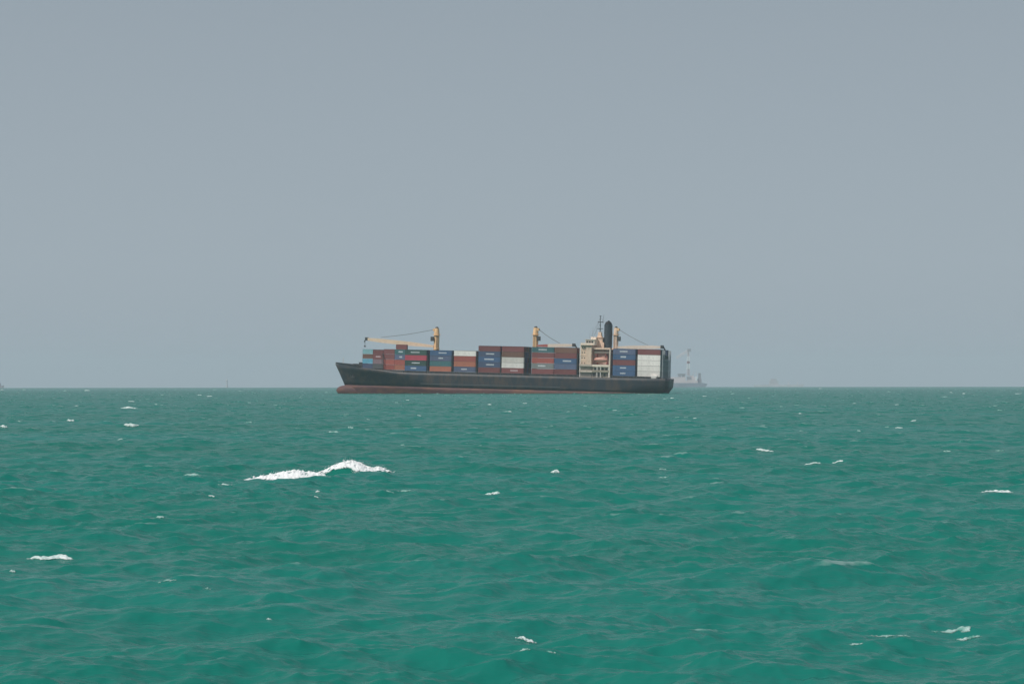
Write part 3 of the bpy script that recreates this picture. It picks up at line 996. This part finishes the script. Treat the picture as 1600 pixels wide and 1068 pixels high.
# vessel cut by the left edge
dv = empty('tug', Matrix.Translation(((-1 - 800) / FPX * 6000, 6000, -6000 ** 2 / (2 * RE))))
tag(dv, 'faint dark vessel cut by the left edge of the picture on the horizon', 'ship')
MB().prism([(-14, -3), (8, -3), (11, 6.5), (4, 4.5), (-14, 4.5)], -4, 4).build('hull', fm['dark'], dv)
MB().box(-8, 3.5, -3, 3, 4.5, 10.5).box(-6, 2, -2.6, 2.6, 10.5, 14).build('wheelhouse', fm['dark'], dv)
MB().bar((-3, 0, 14), (-3, 0, 17.5), .4, 5).build('mast', fm['dark'], dv)
# beacon
bc = empty('beacon', Matrix.Translation(((354.5 - 800) / FPX * 6800, 6800, -6800 ** 2 / (2 * RE))))
tag(bc, 'thin faint channel beacon standing on the horizon left of the ship', 'beacon')
MB().lathe([(3.2, -3), (3.2, 5), (2.0, 5.2), (1.5, 18)], 0, 0, 8).build('tower', fm['faint'], bc)
MB().lathe([(2.6, 18), (2.6, 21), (.6, 23)], 0, 0, 8).build('lantern', fm['faint'], bc)

# ------------------------------------------------------------------ foam
foam_m = bpy.data.materials.new('sea_foam')
foam_m.use_nodes = True
n_, l_ = foam_m.node_tree.nodes, foam_m.node_tree.links
p_ = n_['Principled BSDF']
p_.inputs['Roughness'].default_value = 0.8
p_.inputs['Specular IOR Level'].default_value = 0.2
gt = n_.new('ShaderNodeNewGeometry')
nt = n_.new('ShaderNodeTexNoise'); nt.inputs['Scale'].default_value = 5; nt.inputs['Detail'].default_value = 6
l_.new(gt.outputs['Position'], nt.inputs[0])
cr_ = n_.new('ShaderNodeValToRGB')
cr_.color_ramp.elements[0].position = .3; cr_.color_ramp.elements[0].color = (.74, .80, .79, 1)
cr_.color_ramp.elements[1].position = .55; cr_.color_ramp.elements[1].color = (.84, .85, .85, 1)
l_.new(nt.outputs['Fac'], cr_.inputs[0]); l_.new(cr_.outputs[0], p_.inputs['Base Color'])
bp_ = n_.new('ShaderNodeBump'); bp_.inputs['Strength'].default_value = .3; bp_.inputs['Distance'].default_value = .08
l_.new(nt.outputs['Fac'], bp_.inputs['Height']); l_.new(bp_.outputs[0], p_.inputs['Normal'])


ca = n_.new('ShaderNodeAttribute'); ca.attribute_name = 'cover'
na_ = n_.new('ShaderNodeTexNoise'); na_.inputs['Scale'].default_value = 9; na_.inputs['Detail'].default_value = 5; na_.inputs['Roughness'].default_value = .65
l_.new(gt.outputs['Position'], na_.inputs[0])
c1 = n_.new('ShaderNodeMath'); c1.operation = 'MULTIPLY_ADD'; c1.inputs[1].default_value = 1.7; c1.inputs[2].default_value = -0.85
l_.new(na_.outputs['Fac'], c1.inputs[0])
c2 = n_.new('ShaderNodeMath'); c2.operation = 'MULTIPLY_ADD'; c2.inputs[1].default_value = 1.7; c2.use_clamp = True
l_.new(ca.outputs['Fac'], c2.inputs[0]); l_.new(c1.outputs[0], c2.inputs[2])
c3 = n_.new('ShaderNodeMath'); c3.operation = 'MULTIPLY'; c3.use_clamp = True     # nothing left where the froth has run out
c4 = n_.new('ShaderNodeMath'); c4.operation = 'MULTIPLY'; c4.inputs[1].default_value = 6.0; c4.use_clamp = True
l_.new(ca.outputs['Fac'], c4.inputs[0]); l_.new(c2.outputs[0], c3.inputs[0]); l_.new(c4.outputs[0], c3.inputs[1])
l_.new(c3.outputs[0], p_.inputs['Alpha'])
def set_cover(o, vals):
    a = o.data.attributes.new('cover', 'FLOAT', 'POINT')
    a.data.foreach_set('value', np.array(vals, dtype=np.float32))


thin_m = foam_m.copy()        # thin, half dissolved foam with the water showing through
thin_m.name = 'thin_sea_foam'
r_ = [q for q in thin_m.node_tree.nodes if q.type == 'VALTORGB'][0].color_ramp
r_.elements[0].color = (.10, .30, .25, 1); r_.elements[1].color = (.42, .56, .53, 1)
r_.elements[0].position = .35; r_.elements[1].position = .65

patch_m = foam_m.copy()       # foam of the smaller caps, already settling
patch_m.name = 'settling_sea_foam'
r_ = [q for q in patch_m.node_tree.nodes if q.type == 'VALTORGB'][0].color_ramp
r_.elements[0].color = (.38, .55, .51, 1); r_.elements[1].color = (.72, .77, .76, 1)
r_.elements[0].position = .33; r_.elements[1].position = .62


def nz3(x, y, z): return noise.noise((x, y, z))


def crest_foam(M_, d, base, seed):
    """lumpy roll of foam tumbling down the front of one crest"""
    xs_ = np.arange(M_[0, 0], M_[-1, 0], 0.035)
    NT = 26
    vs_, fs, cv_ = [], [], []
    for x in xs_:
        top = np.interp(x, M_[:, 0], M_[:, 1]); bot = np.interp(x, M_[:, 0], M_[:, 2])
        top += 0.05 * nz3(x * 4.1, seed, 0) + 0.05 * nz3(x * 11, seed, 5)
        bot += 0.10 * nz3(x * 3.3, seed, 9) + 0.10 * nz3(x * 8, seed, 3) + .06 * nz3(x * 19, seed, 2)
        h = max(top - bot, 0.015)
        # how far out the water's front stands at each height of this slice, from the foot up to the crest
        front, last = {}, None
        kf_ = [k for k in range(NT) if k / (NT - 1) >= .3][::-1]
        for k in kf_:
            zz = top - h * (k / (NT - 1) - .3) / .7
            ok, hit, _, _ = sea.ray_cast(Vector((x, d - 2.2, zz - d * d / (2 * RE))), Vector((0, 1, 0)), distance=2.5)
            front[k] = hit.y if ok else None
        known = [k for k in kf_ if front[k] is not None]
        if not known:
            for k in kf_: front[k] = d - .25 * (k - kf_[-1]) / max(1, kf_[0] - kf_[-1])
        else:
            yk = front[known[-1]]; kk = known[-1]
            for k in kf_:
                if front[k] is None:
                    front[k] = yk + (max(d, yk) + .08 - yk) * max(0, kk - k) / max(1, kk - kf_[-1]) if k < kk else front[known[0]] - .03
        run = -1e9
        for k in kf_:
            run = max(run, front[k]) if run > -1e8 else front[k]
            front[k] = run
        for k in range(NT):
            t = k / (NT - 1)
            if t < .3:      # back slope of the roll
                s = t / .3
                z = top - 0.35 * (1 - s) ** 2 - .03
                y = max(d, front[kf_[-1]]) + 0.55 * (1 - s) + .1
                y2, z2 = y, z
            else:
                s = (t - .3) / .7
                z2 = top - h * s
                y2 = front[k]
                y2 += -0.055 - 0.05 * math.sin(math.pi * s) * min(1, h / .25)
            if t >= .3: y2 += .12 * max(0, (s - .7) / .3) ** 2      # the lower edge runs into the water
            lump = 0.09 * nz3(x * 4, z2 * 5, seed) + 0.06 * nz3(x * 10, z2 * 10, seed + 7) + .015 * nz3(x * 24, z2 * 24, seed)
            a = min(1, h / .2) * math.sin(math.pi * min(t, 1))
            vs_.append((x, y2 - lump * a, z2 + .4 * lump * a - (d * d) / (2 * RE)))
            e = .75 if t < .3 else min(1, (1 - (t - .3) / .7) / .35)
            ends = min(1, (x - M_[0, 0]) / .5, (M_[-1, 0] - x) / .5)
            cv_.append(max(0, e * (.35 + .65 * min(1, h / .16)) * max(ends, 0) ** .5))
    for i in range(len(xs_) - 1):
        for k in range(NT - 1):
            a = i * NT + k
            fs.append((a, a + 1, a + NT + 1, a + NT))
    return MB().raw(vs_, fs), cv_


crest, cover = crest_foam(MA_, DA, BASE_A, 1.3)
c2_, cover2 = crest_foam(MB_, DB, BASE_B, 8.1)
cover = cover + cover2
crest.raw(c2_.v, c2_.f)
# clots of froth all over the roll, thickest along its edges
g = random.Random(5)
for Mx, dd, base in ((MA_, DA, BASE_A), (MB_, DB, BASE_B)):
    for i in range(130):
        x = g.uniform(Mx[0, 0] - .15, Mx[-1, 0] + .15)
        tz = np.interp(x, Mx[:, 0], Mx[:, 1]); bz = np.interp(x, Mx[:, 0], Mx[:, 2])
        e = g.random()
        z = tz + g.gauss(-.01, .025) if e < .3 else bz + g.gauss(.0, .05) if e < .62 else g.uniform(bz, tz)
        hh = max(tz - bz, .02)
        r = g.uniform(.012, .048) * min(1, .35 + hh / .35)
        rel = min(max((z - base) / max(tz - base, .05), .03), .999)
        y = dd - FRONT * math.sqrt(-math.log(rel)) - g.uniform(.03, .10)
        z -= dd * dd / (2 * RE)
        ax, az_ = r * g.uniform(.9, 2.2), r * g.uniform(.5, .9)
        p8 = []
        for k in range(6):
            a = math.pi / 3 * k
            p8.append((x + ax * math.cos(a) * g.uniform(.7, 1.1), y - .2 * r, z + az_ * math.sin(a) * g.uniform(.7, 1.1)))
        p8 += [(x, y - r, z + .1 * r), (x, y + r, z)]
        crest.raw(p8, [(k, (k + 1) % 6, 6) for k in range(6)] + [((k + 1) % 6, k, 7) for k in range(6)])
# flung droplets above the crest
for i in range(60):
    Mx, dd = (MA_, DA) if i % 2 else (MB_, DB)
    x = random.uniform(Mx[1, 0], Mx[-2, 0]); tz = np.interp(x, Mx[:, 0], Mx[:, 1])
    r = random.uniform(.008, .022); z = tz + random.uniform(.0, .12); y = dd + random.uniform(-.3, .3)
    crest.raw([(x - r, y, z), (x + r, y, z), (x, y - r, z), (x, y + r, z), (x, y, z + r), (x, y, z - r)],
              [(0, 2, 4), (2, 1, 4), (1, 3, 4), (3, 0, 4), (2, 0, 5), (1, 2, 5), (3, 1, 5), (0, 3, 5)])
bw = crest.build('breaking_wave', foam_m, None, smooth=True)
set_cover(bw, cover + [.6] * (len(crest.v) - len(cover)))
tag(bw, 'large white breaking wave crest, the biggest in the picture, left of centre', 'whitecap', 'whitecaps on the sea')


def ray_hit(px, py):
    """where the line of sight through a photograph point meets the water"""
    d = (cam.matrix_world.to_3x3() @ Vector(((px - 800) / FPX, (534 - py) / FPX, -1))).normalized()
    ok, loc, nrm, idx = sea.ray_cast(Vector((0, 0, EYE)), d)
    return loc if ok else None


def whitecap(px, py, wpx, hpx, label, density=0.0, slope=0.0, mat=None):
    loc = ray_hit(px, py)
    if loc is None:
        loc = ray_hit(px, py + 1.5)
        if loc is None: return
    d = loc.y
    m = d / FPX
    L = wpx * m; Tm = hpx * m
    W = max(L * .30, Tm * 1.5)
    nx = min(max(int(wpx * 1.6), 14), 150)
    ny = 12 if wpx < 20 else 22
    seed = px * .37 + py
    vs_, cvr, idx, fs = [], [], {}, []
    zs = np.zeros((nx, ny)); th = np.zeros((nx, ny)); pos = {}
    for i in range(nx):
        u = (i / (nx - 1) * 2 - 1)
        for j in range(ny):
            v = (j / (ny - 1) * 2 - 1)
            x = loc.x + u * L / 2
            y = loc.y + v * W / 2 + slope * u * L / 2 + 0.12 * L * nz3(u * 1.5, seed, 0)
            env = 1 - (u * u) ** 1.2 - v * v
            nn = .6 * nz3(u * 2.3, v * 1.2, seed) + .4 * nz3(u * (3 + wpx * .05), v * 1.8, seed + 4) + .12 * nz3(u * (6 + wpx * .1), v * 3, seed + 8)
            t = env * .75 + nn - density - .04
            th[i, j] = t; pos[i, j] = (x, y)
    for i in range(nx):
        for j in range(ny):
            nb_ = th[max(0, i - 1):i + 2, max(0, j - 1):j + 2].max()
            if nb_ <= 0: continue
            x, y = pos[i, j]
            ok, l2, _, _ = sea.ray_cast(Vector((x, y, 6)), Vector((0, 0, -1)))
            zz = l2.z if ok else loc.z
            tt = th[i, j]
            idx[i, j] = len(vs_)
            cvr.append(min(1, max(0, tt) / .42))
            vs_.append((x, y, zz + (Tm * min(tt, .9) ** .8 * .75 if tt > 0 else -.04 - .0004 * d)))
    for i in range(nx - 1):
        for j in range(ny - 1):
            k = [(i, j), (i + 1, j), (i + 1, j + 1), (i, j + 1)]
            if all(a in idx for a in k): fs.append(tuple(idx[a] for a in k))
    if not fs: return
    o = MB().raw(vs_, fs).build('whitecap', mat or patch_m, None, smooth=True)
    set_cover(o, cvr)
    return tag(o, label, 'whitecap', 'whitecaps on the sea')


NAMED = [
    (78, 872, 88, 5, 'long ragged white foam streak on the water near the lower left edge', .16),
    (205, 665, 24, 6, 'bright humped white foam crest on the left, below the longer flat streak', .0),
    (200, 637, 32, 3.5, 'flat white foam streak not far below the horizon on the left', .0),
    (110, 657, 14, 3.5, 'small white foam patch between the left edge and the humped crest', .1),
    (6, 667, 14, 6, 'small foam patch at the left edge of the picture', .15),
    (300, 742, 46, 2, 'faint thin foam line to the left of the big breaking wave', .30),
    (352, 757, 24, 2.5, 'small foam streak just off the lower left end of the big breaking wave', .15),
    (331, 775, 14, 3.5, 'short foam streak below and left of the big breaking wave', .15),
    (497, 768, 8, 4, 'tiny foam fleck right under the middle of the big breaking wave', .15),
    (494, 776, 10, 2.5, 'tiny flat foam fleck lowest under the big breaking wave', .2),
    (632, 767, 24, 2.5, 'thin foam streak below the right end of the big breaking wave', .15),
    (610, 768, 14, 2, 'faint foam fleck just left of the thin streak under the big breaking wave', .25),
    (769, 772, 28, 6, 'white foam patch on the water below the middle of the ship', .0),
    (868, 738, 16, 7, 'small upright foam crest below the middle crane of the ship', .1),
    (1196, 704, 30, 4, 'white foam streak right of the ship in the middle distance', .05),
    (1269, 724, 26, 3.5, 'left one of two neighbouring short foam streaks on the right', .1),
    (1309, 721, 18, 2.5, 'right one of two neighbouring short foam streaks on the right', .1),
    (1035, 733, 16, 3, 'faint foam fleck below the stern of the ship', .2),
    (1040, 745, 26, 2, 'pale foam film just under the fleck below the stern', .35),
    (1481, 705, 16, 3, 'faint foam fleck far to the right, below the horizon band', .2),
    (1562, 704, 18, 2, 'dim foam streak near the right edge', .3),
    (1556, 768, 62, 5, 'ragged rising foam streak near the right edge', .22),
    (1488, 987, 84, 6, 'broken lacy foam on the wave in the lower right corner', .34),
    (1514, 997, 44, 7, 'brighter foam streak under the lacy foam in the lower right corner', .22),
    (1385, 994, 84, 5, 'thin foam trail left of the lower right foam', .35),
    (1335, 1006, 36, 4, 'faint foam smear at the left end of the lower right foam trail', .4),
    (822, 999, 34, 5, 'white foam fleck near the bottom centre of the picture', .1),
    (820, 1015, 20, 5, 'faint foam fleck just below the bottom centre foam fleck', .25),
    (860, 1018, 30, 4, 'broken bubbles right of the bottom centre foam fleck', .45),
    (260, 907, 46, 5, 'patch of scattered bubbles in the lower left', .50),
    (325, 920, 16, 5, 'small bubbles lower right of the scattered bubble patch', .35),
    (20, 893, 12, 5, 'pale foam dab beneath the lower left foam streak', .25),
    (250, 808, 18, 4, 'greenish foam dab on a wave left of centre', .30),
    (420, 967, 10, 4, 'small pale foam dab low in the left half', .30),
    (520, 675, 32, 3, 'dim foam streak below the bow of the ship', .25),
    (390, 660, 18, 2.5, 'dim foam fleck between the bow and the humped left crest', .2),
    (548, 668, 10, 4, 'pale dot of foam just right of the dim streak below the bow', .2),
]
for a in NAMED:
    thin = any(w in a[4] for w in ('faint', 'dim ', 'thin ', 'pale', 'lacy', 'dab', 'bubbles', 'film'))
    whitecap(*a, mat=thin_m if thin else patch_m)
TINY = [(797, 643, 7, 3.5), (765, 632, 9, 3.5), (790, 643, 14, 2), (620, 629, 8, 3.5), (684, 615, 8, 2.5), (637, 625, 7, 2), (820, 630, 10, 2), (862, 665, 9, 2), (888, 643, 8, 2.5),
        (915, 634, 9, 2), (960, 641, 10, 2.5), (1050, 622, 9, 3), (1038, 623, 16, 1.5), (1058, 652, 10, 2), (1072, 652, 8, 2), (1086, 653, 9, 2), (1101, 619, 8, 2), (1252, 673, 8, 2.5), (1342, 673, 8, 3),
        (1386, 667, 10, 3), (1405, 668, 16, 3), (1428, 657, 14, 2.5), (1555, 634, 9, 2.5), (1562, 641, 10, 3), (1476, 620, 14, 2.5), (1486, 613, 7, 2.5), (1506, 615, 6, 3), (1389, 612, 9, 2.5),
        (1145, 615, 9, 3), (1142, 612, 5, 2), (1282, 607, 6, 2), (1591, 615, 14, 2), (1245, 633, 10, 2), (1220, 635, 8, 2), (1160, 637, 14, 2), (1250, 646, 6, 3), (136, 610, 12, 2.5), (102, 611, 7, 4), (38, 609, 8, 2.5),
        (335, 609, 8, 2), (312, 617, 10, 2), (327, 619, 13, 2.5), (254, 617, 6, 3), (244, 632, 8, 4), (253, 633, 6, 2), (205, 627, 16, 2), (188, 686, 10, 2.5), (376, 611, 9, 2), (390, 629, 10, 2), (30, 658, 10, 2),
        (3, 609, 8, 2.5), (655, 649, 9, 2), (629, 695, 8, 3), (750, 696, 8, 2), (1170, 622, 8, 2), (1335, 630, 8, 1.5), (1400, 632, 12, 1.5), (470, 621, 8, 1.5), (430, 633, 9, 1.5), (510, 613, 8, 2), (120, 634, 9, 2), (575, 655, 9, 1.5)]
for n_t, (px_, py_, w_, h_) in enumerate(TINY):
    whitecap(px_, py_, w_ * .8, h_ * .55, 'tiny white foam fleck on the far water below the horizon', .0, mat=thin_m if n_t % 5 > 1 else patch_m)
